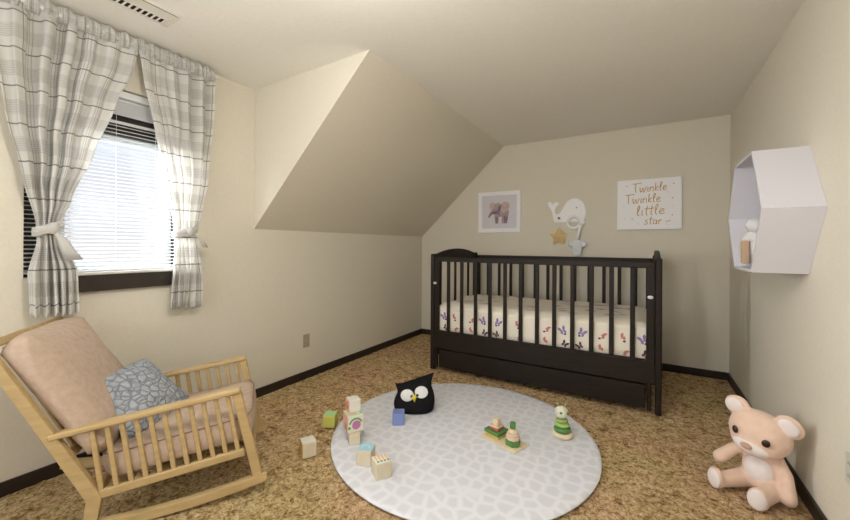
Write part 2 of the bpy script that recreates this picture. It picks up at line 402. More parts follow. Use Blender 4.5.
# ------------------------------------------------------------ ceiling vent
vt = thing('ceiling_vent', 'white metal ceiling register with dark slots above the curtains', 'vent', (-2.215, .70, CH))
VW = mat('vent_paint', (.74, .71, .63), .6)
q = bmesh.new()
box(-.085, -.07, -.30, .30, -.008, -.0005, .002, q); box(.07, .085, -.30, .30, -.008, -.0005, .002, q)
box(-.07, .07, .27, .30, -.008, -.0005, .002, q); box(-.07, .07, -.30, -.27, -.008, -.0005, .002, q)
box(-.015, .07, -.27, .27, -.007, -.0005, 0, q)
ob('frame', q, VW, vt)
ob('duct_opening', box(-.07, -.015, -.27, .27, -.0015, -.0004), mat('vent_dark', (.01, .01, .01), .9), vt)
for i in range(22): ob('louver', box(-.07, -.015, -.004, .004, -.0035, .0035, .0005, mtx=Matrix.Translation((0, -.262 + i * .025, -.006)) @ Matrix.Rotation(R(35), 4, 'X')), VW, vt)
ob('edge_shadow', box(.072, .0745, -.29, .285, -.0092, -.0081), mat('vent_dark', (.01, .01, .01), .9), vt)  # shadow line along the register's edge, put in as a dark strip

# ------------------------------------------------------------ outlets
def outlet(name, label, loc, rz, col, cat, group=None):
    r = thing(name, label, cat, loc, rz, group); P = mat('plate', col, .4)
    ob('plate', box(-.036, .036, -.006, 0, -.058, .058, .003, seg=2), P, r)
    for dz in (-.024, .024):
        s = ob('socket', prism([(.017 * math.cos(a), .0155 * math.sin(a)) for a in [k * math.pi / 10 for k in range(20)]], 'y', -.0075, -.005), P, r)
        s.location = (0, 0, dz)
        for dx in (-.007, .007): ob('slot', box(dx - .0012, dx + .0012, -.0082, -.007, -.005, .005), BLACK, s)
    return r
outlet('wall_outlet', 'beige outlet low on the window-side wall below the slope', (XL, 2.29, .335), R(90), (.40, .36, .26), 'outlet')
outlet('wall_outlet', 'pale outlet low on the right wall beside the teddy bear', (XR, 2.0, .375), R(-90), (.55, .53, .46), 'outlet')

# ------------------------------------------------------------ crib
cr_ = thing('baby_crib', 'dark espresso wooden crib with a drawer, against the back wall', 'crib', (-.85, 3.55, 0))
CXm = .85
def lx(x): return x + .85
FY, BY = -.46, .62            # front / back (local y)
def end_panel(x0, x1, inner):
    # two stiles with rounded tops, arched top rail, spindles, bottom panel
    for y0_, y1_ in ((FY, FY + .055), (BY - .055, BY)):
        ob('post', box(x0, x1, y0_, y1_, 0, 1.13, .012, seg=3), CRIB, cr_)
    n = 16; top = []; bot = []
    for i in range(n + 1):
        s = i / n; y = FY + .05 + (BY - FY - .10) * s; a = math.sin(math.pi * s)
        top.append((y, 1.115 + .065 * a ** .8)); bot.append((y, 1.035 + .045 * a))
    ob('arched_rail', prism(top + bot[::-1], 'x', x0 + .006, x1 - .006, bev=.004), CRIB, cr_)
    for k in range(5):
        y = FY + .165 + k * .17
        ob('end_spindle', box((x0 + x1) / 2 - .009, (x0 + x1) / 2 + .009, y - .016, y + .016, .36, 1.06, .004), CRIB, cr_)
    ob('end_board', box(x0 + .008, x1 - .008, FY + .05, BY - .05, .12, .37, .004), CRIB, cr_)
end_panel(lx(-1.797), lx(-1.752), 1); end_panel(lx(.070), lx(.112), -1)
XA, XB = lx(-1.752), lx(.070)
def side(y, stile, front):
    ob('top_rail', box(XA, XB, y - .014, y + .014, 1.055, 1.10, .006, seg=2), CRIB, cr_)
    ob('lower_rail', box(XA, XB, y - .014, y + .014, .345, .385, .004), CRIB, cr_)
    for x0, x1 in ((XA + .003, XA + .045), (XB - .055, XB - .003)):
        ob('stile', box(x0, x1, y - .013, y + .013, .38, 1.06, .003), CRIB, cr_)
    xs = [-1.606, -1.467, -1.327, -1.188, -1.048, -.909, -.770, -.631, -.491, -.352, -.212, -.072]
    for x in xs: ob('spindle', box(lx(x) - .0165, lx(x) + .0165, y - .008, y + .008, .38, 1.06, .005, seg=2), CRIB, cr_)
side(FY + .02, 1, True); side(BY - .03, 1, False)
ob('apron', box(XA, XB, FY + .004, FY + .026, .215, .37, .004), CRIB, cr_)
ob('apron', box(XA, XB, BY - .045, BY - .02, .12, .37, .004), CRIB, cr_)
dr = ob('drawer', box(XA + .05, XB - .06, FY + .002, BY - .06, .035, .205, .005), CRIB, cr_)
for x in (XA + .02, XB - .035): ob('drawer_runner', box(x - .014, x + .014, FY - .002, FY + .03, .028, .24, .005), CRIB, cr_)
ob('mattress_base', box(XA, XB, FY + .03, BY - .05, .355, .38), CRIB, cr_)
CAP = mat('white_cap', (.8, .8, .82), .3)
for x in (XA + .005, XB - .03): ob('bolt_cap', ell((x, FY + .004, .845), (.019, .012, .013), u=16, v=10), CAP, cr_)
ob('bolt_cap', ell((lx(-1.747), BY - .1, .93), (.008, .012, .012), u=12, v=8), CAP, cr_)

# mattress with butterfly sheet
SHEET = noisy('cream_sheet', (.80, .75, .64), (.83, .78, .68), 5, .9, .1, .004)
PURP = mat('purple_print', (.26, .20, .42), .9); PINK = mat('red_print', (.55, .20, .19), .9); DPR = mat('dark_print', (.10, .045, .075), .9); LIL = mat('lilac_print', (.42, .37, .52), .9)
def cushion(sx, sy, sz, bulge=.1, nx=26, ny=22, nz=8, rnd=.35, wr=0, seed=0):
    q = bmesh.new(); bmesh.ops.create_cube(q, size=2)
    bmesh.ops.subdivide_edges(q, edges=q.edges[:], cuts=15, use_grid_fill=True)
    for v in q.verts:
        x, y, z = v.co
        # round the corners: pull towards a superellipse
        p = 7; n_ = (abs(x) ** p + abs(y) ** p) ** (1 / p); k = max(abs(x), abs(y)) / n_ if n_ > 0 else 1
        x *= k; y *= k
        r_ = min(1, max(abs(x), abs(y)))
        edge = (1 - r_ ** 4)
        zz = z * (rnd + (1 - rnd) * max(0, edge) ** .5) * (1 + bulge * (1 - r_ ** 2))
        side_ = 1 - (1 - abs(z) ** 3 * .05)
        X, Y, Z = x * sx / 2 * (1 - .04 * z * z), y * sy / 2 * (1 - .04 * z * z), zz * sz / 2
        if wr:
            nv = noise.noise(Vector((X * 9 + seed, Y * 9, Z * 5))) ; Z += wr * nv * (1 if z > 0 else .5); X += wr * .5 * noise.noise(Vector((X * 7, Y * 7 + seed, 4)))
        v.co = (X, Y, Z)
    return q
mt = thing('crib_mattress', 'cream crib mattress in a butterfly print sheet inside the crib', 'mattress', (-.85, 3.583, .381))
q = bmesh.new(); bmesh.ops.create_cube(q, size=1)
ML, MW, MH = XB - XA - .02, .90, .27
for v in q.verts: v.co = (v.co.x * ML, v.co.y * MW + .0, (v.co.z + .5) * MH)
bmesh.ops.subdivide_edges(q, edges=q.edges[:], cuts=30, use_grid_fill=True)
def mat_def(co):
    x, y, z = co; ex = min(ML / 2 - abs(x), MW / 2 - abs(y)); r_ = .05
    k = max(0, 1 - ex / .11); z -= .045 * k * k * (z / MH) ** 3
    sag = .015 * noise.noise(Vector((x * 3, y * 4, 1))) * (z / MH)
    # slight gather dips along the front
    fr = .010 * noise.noise(Vector((x * 6, z * 9, 5))) if abs(abs(y) - MW / 2) < .02 else 0
    ins = .02 * (1 - min(1, (MH - z) / .05)) + .012 * (1 - min(1, z / .04))
    sy = 1 if y > 0 else -1
    if abs(abs(y) - MW / 2) < .001: y -= sy * (ins - min(0, fr))
    if abs(abs(x) - ML / 2) < .001: x -= (1 if x > 0 else -1) * ins
    return Vector((x, y, z + sag))
for v in q.verts: v.co = mat_def(v.co)
def flat(polys, mi, bm, place):
    for poly in polys:
        vs = [bm.verts.new(place(p)) for p in poly]
        try: f = bm.faces.new(vs); f.material_index = mi
        except ValueError: pass
pr = bmesh.new()
def place_front(cx, cz, rot, sc):
    def f(p):
        x = cx + sc * (p[0] * math.cos(rot) - p[1] * math.sin(rot)); z = cz + sc * (p[0] * math.sin(rot) + p[1] * math.cos(rot))
        return (x, -MW / 2 - .0025 + (.017 * max(0, 1 - (MH - z) / .05)) + .012 * (1 - min(1, z / .04)), z)
    return f
bfly = [[(0, 0), (.25, .9), (.75, 1.25), (.9, .8), (.6, .25)], [(0, 0), (.6, .2), (.7, -.3), (.35, -.65)], [(0, 0), (-.25, .9), (-.75, 1.25), (-.9, .8), (-.6, .25)], [(0, 0), (-.6, .2), (-.7, -.3), (-.35, -.65)]]
closed = [[(-.2, 0), (.1, .9), (.75, 1.1), (.6, .5), (.15, 0)], [(.05, .0), (.6, .35), (.65, -.25), (.2, -.5)]]
spot = [[(.3 * math.cos(a), .24 * math.sin(a)) for a in [k * math.pi / 4 for k in range(8)]]]
xs = [(-1.56, 'r', 1), (-1.375, 'r', -1), (-1.26, 'p', 1), (-1.12, 'p', -1), (-.95, 'r', 1), (-.70, 'r', -1), (-.565, 'p', 1), (-.425, 'p', -1), (-.28, 'r', -1), (-.14, 'r', 1), (.0, 'p', 1), (-1.66, 'p', 1)]
for x, c, s in xs:
    mi = 0 if c == 'p' else 1
    flat([[(a * (.95 if c == 'p' else 1), b_) for a, b_ in w_] for w_ in (bfly if c == 'p' else closed)], mi, pr, place_front(lx(x), .135, s * .5, .036 if c == 'p' else .036))
    flat(spot, 2, pr, place_front(lx(x) + .015 * s, .115, 0, .035))
    flat(bfly if c == 'p' else closed, mi if c == 'r' else 2, pr, place_front(lx(x) + .01 * s, .028, -s * .6, .03 if c == 'p' else .036))
rr = random.Random(4)
TOPZ = MH
for i in range(46):
    x = rr.uniform(-ML / 2 + .1, ML / 2 - .1); y = rr.uniform(-MW / 2 + .08, MW / 2 - .08); l_ = rr.uniform(.08, .16)
    for k in range(2):
        yy = y + k * .02; xx = x + rr.uniform(-.02, .02)
        z = mat_def(Vector((xx, yy, TOPZ))).z + .003
        pr.faces.new([pr.verts.new(p) for p in ((xx - l_ / 2, yy, z), (xx, yy - .011, z), (xx + l_ / 2, yy + .002, z), (xx, yy + .010, z))]).material_index = 3 if rr.random() < .75 else 1
for f in pr.faces: f.material_index += 1
for f in q.faces: f.smooth = True
n0 = len(q.faces)
for f in q.faces: f.material_index = 0
merge(q, pr)
me = bpy.data.meshes.new('mattress_body'); q.to_mesh(me); q.free()
for m in (SHEET, PURP, PINK, DPR, LIL): me.materials.append(m)
link('mattress_body', me, mt)

# ------------------------------------------------------------ rug
rg = lathe([(.79, 0), (.813, .003), (.817, .008), (.813, .013), (.79, .015)], 128)
tag(ob('round_rug', rg, RUG, smooth=True, loc=(-1.005, 2.14, .001)), 'round pale grey rug with a pebble pattern on the brown carpet', 'rug')
RZ = .0165

# ------------------------------------------------------------ rocking chair
CA = R(90 - 35)
Uv = Vector((math.cos(CA), math.sin(CA), 0)); Wv = Vector((-math.sin(CA), math.cos(CA), 0))
CW = .575
org = Vector((-1.577, 1.133, 0)) + Uv * -.5 + Wv * (CW / 2)
ch = thing('rocking_chair', 'light pine rocking chair with spindled arm sides by the window', 'rocking chair', org, CA)
def c(u, y, z): return (u + .5, y - CW / 2, z)      # local: u back from rocker tip, y across, z up
for sgn, y in ((1, .017), (-1, CW - .017)):
    side_o = -sgn
    # rocker
    n = 24; bot = []; top = []
    for i in range(n + 1):
        u = -.98 + .98 * i / n + .0; z = .19 * (u + .53) ** 2
        bot.append((u + .5, z)); top.append((u + .5, z + .043))
    yy = y - CW / 2
    ob('rocker', prism(bot + top[::-1], 'y', yy - .016, yy + .016, bev=.004), PINE, ch)
    ob('front_leg', beam(c(-.042, y, .085), c(-.136, y, .50), .030, .042, (1, 0, 0)), PINE, ch)
    pz = prism([(-.70 + .5, .052), (-.652 + .5, .048), (-.636 + .5, .145), (-.985 + .5, .815), (-1.015 + .5, .80), (-.69 + .5, .14)], 'y', yy - .016, yy + .016, bev=.004)
    ob('back_post', pz, PINE, ch)
    # armrest: flat tapered board
    ya = yy - .006 * sgn
    ob('armrest', beam(c(-.118, y + (-.0) , .512), c(-.81, y, .426), .046, .024, (0, 0, 1), .006), PINE, ch)
    ob('side_rail', beam(c(-.10, y, .212), c(-.66, y, .152), .024, .036, (0, 0, 1), .004), PINE, ch)
    for k in range(11):
        f = k / 10; ut = -.175 - .50 * f; ub = ut + .012 + .038 * (1 - .4 * f)
        zt_ = .50 + (ut + .13) * .129; zb = .205 + (ub + .12) * .11
        ob('spindle', beam(c(ub, y, zb), c(ut, y, zt_), .014, .019, (1, 0, 0), .003), PINE, ch)
yl, yr_ = .033, CW - .033
ob('front_rail', beam(c(-.066, yl, .20), c(-.066, yr_, .20), .045, .022, (1, 0, 0)), PINE, ch)
ob('rear_rail', beam(c(-.66, yl, .155), c(-.66, yr_, .155), .04, .022, (1, 0, 0)), PINE, ch)
ob('top_rail', beam(c(-.990, yl - .03, .812), c(-.990, yr_ + .03, .812), .028, .034, (-.44, 0, .9)), PINE, ch)
ob('lower_back_rail', beam(c(-.755, yl, .33), c(-.755, yr_, .33), .024, .04, (-.44, 0, .9)), PINE, ch)
for k in range(5):
    y = .10 + k * .095
    ob('back_slat', beam(c(-.758, y, .335), c(-.978, y, .79), .03, .012, (1, 0, 0), .003), PINE, ch)
for k in range(4):
    u = -.16 - k * .14
    ob('seat_slat', beam(c(u, yl - .01, .205 + (u + .1) * .11), c(u, yr_ + .01, .205 + (u + .1) * .11), .012, .05, (1, 0, 0), .002), PINE, ch)

def weave(name, c1, c2, scale=160):
    m = noisy(name, c1, c2, 40, .9, 0, spec=.15)
    wv = N(m, 'ShaderNodeTexWave', Scale=scale, Distortion=2.5, wave_type='BANDS', bands_direction='DIAGONAL'); wv.inputs['Detail'].default_value = 2
    L(m, coords(m), wv.inputs['Vector']); bump(m, wv.outputs['Fac'], .35, .002); return m
BEIGE = weave('beige_woven_fabric', (.49, .37, .285), (.57, .445, .35))
PIPE = mat('brown_piping', (.30, .19, .13), .9)
def chair_world(u, y, z): return org + Uv * (u + .5) + Wv * (y - CW / 2) + Vector((0, 0, z))
# seat cushion
sc_ = thing('seat_cushion', 'flat beige fabric seat cushion on the rocking chair', 'cushion', chair_world(-.362, CW / 2, .222), CA)
q = cushion(.615, .53, .13, .10, rnd=.85, wr=.006, seed=2)
tilt = Matrix.Rotation(R(-7.0), 4, 'Y')
q.transform(Matrix.Translation((0, 0, .067)) @ tilt)
ob('cushion_body', q, BEIGE, sc_, True)
def seam(sx, sy, z, mtx, r=.004):
    pts = []
    for k in range(72):
        a = k / 72 * 2 * math.pi; x, y = math.cos(a), math.sin(a); p = 9
        n_ = (abs(x) ** p + abs(y) ** p) ** (1 / p); pts.append(mtx @ Vector((x / n_ * sx / 2, y / n_ * sy / 2, z)))
    return tube(pts, r, 6, closed=True)
ob('piping', seam(.60, .515, .050, Matrix.Translation((0, 0, .067)) @ tilt, .003), PIPE, sc_, True)
# back cushion
bc = thing('back_cushion', 'tall beige fabric back cushion leaning on the rocking chair back', 'cushion', chair_world(-.655, CW / 2, .335), CA)
d = Vector((-.51, 0, .860)); nrm = Vector((.860, 0, .51))
Mb = Matrix((d, Vector((0, 1, 0)), nrm)).transposed().to_4x4(); Mb.translation = d * .270 + nrm * .0
q = cushion(.61, .55, .14, .2, rnd=.28, wr=.008, seed=8); q.transform(Mb)
ob('cushion_body', q, BEIGE, bc, True)
ob('piping', seam(.582, .518, .010, Mb, .0032), PIPE, bc, True)
# blue grey pillow
GREY = mat('blue_grey_knit', (.25, .28, .32), .9, spec=.15)
vv = N(GREY, 'ShaderNodeTexVoronoi', Scale=32, feature='DISTANCE_TO_EDGE'); L(GREY, coords(GREY), vv.inputs['Vector'])
L(GREY, ramp(GREY, vv.outputs['Distance'], [(.0, (.20, .22, .25)), (.10, (.40, .43, .475))]), BS(GREY).inputs['Base Color'])
rp = ramp(GREY, vv.outputs['Distance'], [(.0, (0, 0, 0)), (.25, (1, 1, 1))]); bump(GREY, rp, .7, .012)
pw = chair_world(-.53, .275, .330)
a = Vector((.51, .86, 0)); n0 = Vector((.86, -.51, 0)); Lg = R(49)
bv = Vector((0, 0, 1)) * math.cos(Lg) - n0 * math.sin(Lg); nv = a.cross(bv)
if nv.x < 0: nv = -nv
Mp = Matrix((a, bv, a.cross(bv))).transposed().to_4x4(); Mp.translation = bv * .13 + nv * .035
pt = thing('throw_pillow', 'small blue grey quilted pillow on the rocking chair seat', 'pillow', pw, CA)
q = cushion(.375, .365, .13, .25, rnd=.12, wr=.004, seed=5)
q.transform(Mp @ Matrix.Rotation(R(4), 4, 'Z'))
ob('pillow_body', q, GREY, pt, True)

# ------------------------------------------------------------ blocks
def block(label, x, y, z, s, rz, faces, deco=None):
    """faces: colours for -x, +x, -y, +y, top, bottom"""
    r = thing('toy_block', label, 'toy block', (x, y, z), rz, None)
    q = box(-s / 2, s / 2, -s / 2, s / 2, 0, s, .003)
    keys = []; mats = []
    for f in q.faces:
        n = f.normal; k = max(range(3), key=lambda i: abs(n[i])); i = {0: 0 if n[0] < 0 else 1, 1: 2 if n[1] < 0 else 3, 2: 4 if n[2] > 0 else 5}[k]
        if faces[i] not in mats: mats.append(faces[i])
        f.material_index = mats.index(faces[i])
    ob('block_body', q, mats, r)
    if deco: deco(r, s)
    return r
def M_(n, c): return mat(n, c, .6)
LG, YG, WB, CRM = M_('light_green', (.42, .66, .30)), M_('lime_yellow', (.55, .56, .13)), noisy('raw_wood', (.62, .55, .40), (.67, .60, .45), 25, .7, .05), M_('cream_white', (.72, .70, .62))
LB, OC, PK, RD, GRN, MAG, ORG, TEAL, BLU = M_('light_blue', (.36, .60, .72)), M_('ochre', (.52, .34, .06)), M_('pale_pink', (.72, .42, .38)), M_('brick_red', (.52, .12, .07)), M_('leaf_green', (.13, .38, .06)), M_('orchid', (.50, .18, .40)), M_('orange', (.80, .42, .14)), M_('teal_green', (.04, .28, .20)), M_('periwinkle', (.19, .25, .52))
block('lime green toy block on the carpet left of the rug', -1.80, 1.77, 0, .08, R(30), [YG, YG, YG, YG, LG, WB])
block('plain wooden block with an ochre side, alone on the carpet', -1.66, 1.46, 0, .082, R(60), [OC, OC, WB, WB, CRM, WB])
def pd(pts, mt_, r, ax, off, name='printed_shape', h=.0008):
    ob(name, prism(pts, ax, off, off + (h if off > 0 else -h)), mt_, r)
def circ(cx, cy, r_, n=18, a0=0, a1=2 * math.pi): return [(cx + r_ * math.cos(a0 + (a1 - a0) * k / n), cy + r_ * math.sin(a0 + (a1 - a0) * k / n)) for k in range(n + (0 if a1 - a0 > 6.2 else 1))]
def arc(cx, cy, r0, r1, a0, a1): return circ(cx, cy, r1, 14, a0, a1) + circ(cx, cy, r0, 14, a0, a1)[::-1]
block('small plain wooden block at the bottom of the toy stack', -1.497, 1.670, RZ, .066, R(50), [WB] * 6)
def deco_c(r, s):
    h = s / 2 + .0002
    pd(circ(.004, s * .42, s * .27), MAG, r, 'y', -h)
    pd(arc(0, s * .42, s * .33, s * .44, R(20), R(165)), GRN, r, 'y', -h)
    pd(circ(-s * .40, s * .3, s * .09), GRN, r, 'y', -h)
    for k in range(3): pd([(-s * .35 + k * s * .26, .004), (-s * .22 + k * s * .26, .004), (-s * .22 + k * s * .26, s * .5), (-s * .35 + k * s * .26, s * .4)], [GRN, RD, PK][k], r, 'x', -h)
    pd([(-.35 * s, -.3 * s), (.1 * s, -.42 * s), (-.05 * s, .0), (-.38 * s, .05 * s)], PK, r, 'z', s + .0002)
    pd(circ(s * .22, -s * .2, s * .12), CRM, r, 'z', s + .0002); pd([(.0, .1 * s), (.4 * s, .15 * s), (.35 * s, .4 * s)], ORG, r, 'z', s + .0002)
block('colourful printed toy block with a pink circle, middle of the stack', -1.528, 1.695, RZ + .0665, .100, R(60), [PK, PK, CRM, CRM, LG, WB], deco_c)
def deco_b(r, s):
    h = s / 2 + .0002
    pd(circ(0, s * .52, s * .3), RD, r, 'x', -h); pd(circ(-s * .05, s * .6, s * .12), ORG, r, 'x', -h - .0005)
block('cream toy block with a red figure, topmost of the stack', -1.548, 1.715, RZ + .0665 + .1005, .074, R(60), [PK, CRM, CRM, CRM, CRM, WB], deco_b)
def deco_l(r, s):
    pd(arc(0, 0, s * .2, s * .28, R(-30), R(200)), M_('sky_print', (.55, .75, .82)), r, 'z', s + .0002)
block('wooden toy block with a light blue top on the rug edge', -1.306, 1.553, RZ, .083, R(22), [WB, WB, WB, WB, LB, WB], deco_l)
def deco_t(r, s):
    for k in range(4):
        x = (-.33 + k * .22) * s
        pd([(x - .05 * s, .42 * s), (x + .06 * s, .42 * s), (x + .05 * s, -.12 * s), (x - .0 * s, -.2 * s)], ORG, r, 'z', s + .0002)
        pd(circ(x + .03 * s, -.26 * s, .075 * s), TEAL, r, 'z', s + .0002)
block('wooden toy block with orange carrots printed on top', -1.166, 1.510, RZ, .083, R(58), [WB, WB, WB, WB, CRM, WB], deco_t)
block('plain periwinkle blue toy block in front of the owl', -1.41, 2.011, RZ, .078, R(33), [BLU] * 6)

# ------------------------------------------------------------ owl
ow = thing('owl_toy', 'black fabric owl toy with big white eyes on the rug', 'soft toy', (-1.425, 2.23, RZ), R(30))
q = bmesh.new(); nz, na = 22, 40; rows = []
for j in range(nz + 1):
    t = j / nz; row = []
    wx = .135 + .018 * math.sin(min(1, t * 1.6) * math.pi) - .016 * t + (.022 * max(0, (t - .75) / .25))
    wy = .085 * (1 - t ** 2.2) ** .8 + .004
    if j == 0: wx *= .86; wy *= .8
    if j == 1: wx *= .97; wy *= .96
    for k in range(na):
        a_ = k * 2 * math.pi / na; ca, sa = math.cos(a_), math.sin(a_); e = .75
        x = wx * math.copysign(abs(ca) ** e, ca); y = wy * math.copysign(abs(sa) ** e, sa)
        s = x / wx
        topz = .205 + .034 * s + .036 * max(0, s) ** 3 + .022 * max(0, -s) ** 3 - .006 * (1 - s * s)
        z = t * topz
        row.append(q.verts.new((x, y, z)))
    rows.append(row)
for A, B in zip(rows, rows[1:]):
    for k in range(na): q.faces.new((A[k], A[(k + 1) % na], B[(k + 1) % na], B[k]))
q.faces.new(rows[0][::-1]); q.faces.new(rows[-1])
ob('body', q, TOYBLK, ow, True)
EYW = mat('white_felt', (.75, .75, .75), .8); YEL = mat('yellow_felt', (.75, .62, .04), .7)
for s in (-1, 1):
    e = ob('eye', ell((s * .050 + .002, -.064 - 0, .142 + s * .012), (.047, .014, .041), mtx=Matrix.Rotation(R(-12), 4, 'X')), EYW, ow, True)
    ob('pupil', ell((s * .020 + .004, -.079, .133 + s * .004), (.010, .005, .010), u=14, v=10), BLACK, e, True)
q = bmesh.new(); vs = [q.verts.new(p) for p in ((-.02, -.08, .128), (.022, -.08, .131), (.006, -.084, .088), (.0, -.106, .118), (.001, -.07, .14))]
for f in ((0, 3, 4), (3, 1, 4), (0, 2, 3), (3, 2, 1), (0, 4, 1), (0, 1, 2)): q.faces.new([vs[i] for i in f])
ob('beak', q, YEL, ow)

# ------------------------------------------------------------ stacking board
sb = thing('stacking_toy', 'wooden stacking board with square and round green towers on the rug', 'stacking toy', (-.728, 2.165, RZ), R(-19))
ob('base_board', box(-.13, .13, -.072, .072, 0, .009, .003), WOODL, sb)
GT, YT, RT, CT = M_('toy_green', (.09, .22, .055)), M_('toy_yellow', (.62, .50, .12)), M_('toy_red', (.42, .09, .05)), M_('toy_cream', (.66, .50, .36))
def sq(s, z0, z1, m, rz=0): ob('square_piece', box(-s, s, -s, s, z0, z1, .003, mtx=Matrix.Translation((-.066, .008, 0)) @ Matrix.Rotation(R(rz), 4, 'Z')), m, sb)
sq(.050, .0095, .029, YT, 3); sq(.056, .0295, .048, GT); sq(.034, .0485, .062, RT, 4); sq(.033, .0625, .075, CT, 6); sq(.021, .0755, .114, WOODL, 8)
def cyl(r_, z0, z1, m, seg=32): ob('round_piece', lathe([(a_, z_ + z0) for a_, z_ in disc(r_, z1 - z0)], seg, at=(.066, -.005, 0)), m, sb, False)
cyl(.046, .0095, .042, GT, 6); cyl(.041, .0425, .066, CT, 8); cyl(.036, .0665, .078, CT); cyl(.026, .0785, .104, WOODL, 24)
cyl(.019, .1045, .140, GT, 6)

# ------------------------------------------------------------ caterpillar stacker
ct = thing('ring_stacker', 'green ring stacker with a cream caterpillar head on the rug edge', 'stacking toy', (-.434, 2.416, RZ), R(20))
def ring(r_, z0, h, m, dx=0, nm='ring'):
    prof = [(r_ * (.72), z0)] + [(r_ - h / 2 + h / 2 * math.cos(a_), z0 + h / 2 + h / 2 * math.sin(a_)) for a_ in [R(x) for x in (-75, -50, -25, 0, 25, 50, 75)]] + [(r_ * .72, z0 + h)]
    ob(nm, lathe(prof, 36, at=(dx, 0, 0)), m, ct, True)
ring(.064, 0, .030, WOODL, 0, 'base')
ring(.051, .0305, .030, GT, -.003); ring(.044, .061, .026, M_('mid_green', (.32, .50, .15)), -.005); ring(.037, .0875, .024, M_('olive_green', (.30, .40, .10)), -.006)
hd = ob('head', ell((-.008, 0, .149), (.040, .038, .040)), M_('head_cream', (.66, .64, .54)), ct, True)
for s in (-1, 1):
    ob('eye', ell((s * .020 + .004, -.033, .156), (.009, .006, .009), u=12, v=8), GT, hd, True)
    ob('antenna', tube([(s * .016 - .008, 0, .183), (s * .022 - .008, -.001, .197), (s * .030 - .008, -.002, .206)], [.003, .003, .006], 8), M_('mid_green2', (.3, .45, .15)), hd, True)

# ------------------------------------------------------------ teddy bear
PLUSH = noisy('pink_plush', (.70, .50, .39), (.76, .56, .45), 30, .95, .15, .002, spec=.1); BS(PLUSH).inputs['Sheen Weight'].default_value = .3
WPL = noisy('white_plush', (.74, .66, .64), (.78, .71, .69), 30, .95, .15, .002, spec=.1)
NOSE = mat('brown_nose', (.50, .30, .22), .8); EYE = mat('dark_brown_eye', (.03, .012, .008), .15)
br = thing('teddy_bear', 'pink plush teddy bear sitting on the carpet against the right wall', 'teddy bear', (.512, 2.42, 0), R(-35))
br.scale = (1.02, 1.02, 1.02)
def capsule(p, q_, r0, r1, bm, n=10):
    p, q_ = Vector(p), Vector(q_)
    for i in range(n + 1):
        t = i / n; ell(p.lerp(q_, t), [r0 + (r1 - r0) * t] * 3, bm, u=16, v=12)
HM = Matrix.Rotation(R(6), 4, 'Y') @ Matrix.Rotation(R(8), 4, 'X')
HC = Vector((.0, -.035, .292))
def H(x, y, z): return HC + HM @ Vector((x, y, z))
q = bmesh.new()
ell((0, 0, .105), (.082, .072, .10), q); ell((0, .0, .16), (.062, .056, .075), q); ell((0, .0, .065), (.085, .078, .062), q)
ell(HC, (.122, .090, .108), q, HM); ell(H(.0, -.02, -.035), (.104, .082, .066), q, HM)
for s in (-1, 1):
    capsule((s * .052, -.03, .048), (-.098 if s < 0 else .060, -.165, .042), .044, .034, q)
    ell((-.106 if s < 0 else .062, -.185, .052), (.041, .022, .052), q, Matrix.Rotation(R(s * 18), 4, 'Z'))
    A = [(-.052, -.005, .190), (-.105, -.03, .165), (-.145, -.075, .112)] if s < 0 else [(.050, -.0, .190), (.094, -.02, .130), (.114, -.05, .045)]
    capsule(A[0], A[1], .025, .026, q); capsule(A[1], A[2], .026, .031, q)
    ell(H(s * .100, .012, .086), (.056, .024, .052), q, HM @ Matrix.Rotation(R(s * 30), 4, 'Y'))
body = ob('body', q, PLUSH, br, True); rest(body, .006, 8)
bel = ob('belly_patch', ell((0, -.030, .115), (.063, .050, .074), mtx=Matrix.Rotation(R(-8), 4, 'X')), WPL, br, True)
mz = ob('muzzle', ell(H(0, -.052, -.042), (.080, .060, .046), mtx=HM), WPL, br, True)
ob('nose', ell(H(0, -.114, -.026), (.023, .011, .014), mtx=HM), NOSE, mz, True)
ob('mouth', tube([H(.030 * math.sin(t), -.110 + .006 * t * t, -.062 + .012 * (1 - math.cos(t))) for t in [k * .2 - 1.2 for k in range(13)]], .0016, 6), NOSE, mz, True)
for s in (-1, 1):
    ob('eye', ell(H(s * .060, -.083, .012), (.0155, .009, .0185), mtx=HM @ Matrix.Rotation(R(s * 32), 4, 'Z')), EYE, br, True)
    ob('inner_ear', ell(H(s * .104, -.005, .090), (.040, .014, .038), mtx=HM @ Matrix.Rotation(R(s * 30), 4, 'Y')), WPL, br, True)
    ob('foot_pad', ell((-.108 if s < 0 else .063, -.198, .052), (.035, .013, .045), mtx=Matrix.Rotation(R(s * 18), 4, 'Z')), WPL, br, True)

# ------------------------------------------------------------ hexagon shelf
hx = thing('hexagon_shelf', 'white hexagonal box shelf mounted on the right wall', 'shelf', (XR, 2.62, 1.39))
HD = .211
def hexp(k): return [(-.397 + k * 1.15, 0), (-.2 + k * .6, .305 - k), (.2 - k * .6, .305 - k), (.397 - k * 1.15, 0), (.2 - k * .6, -.305 + k), (-.2 + k * .6, -.305 + k)]
O_, I_ = hexp(0), hexp(.014)
SHW = mat('shelf_white', (.66, .65, .70), .45)
for i in range(6):
    j = (i + 1) % 6
    ob('panel', prism([O_[i], O_[j], I_[j], I_[i]], 'x', -HD, -.001), SHW, hx)
ob('back_panel', prism(I_, 'x', -.008, -.001), SHW, hx)
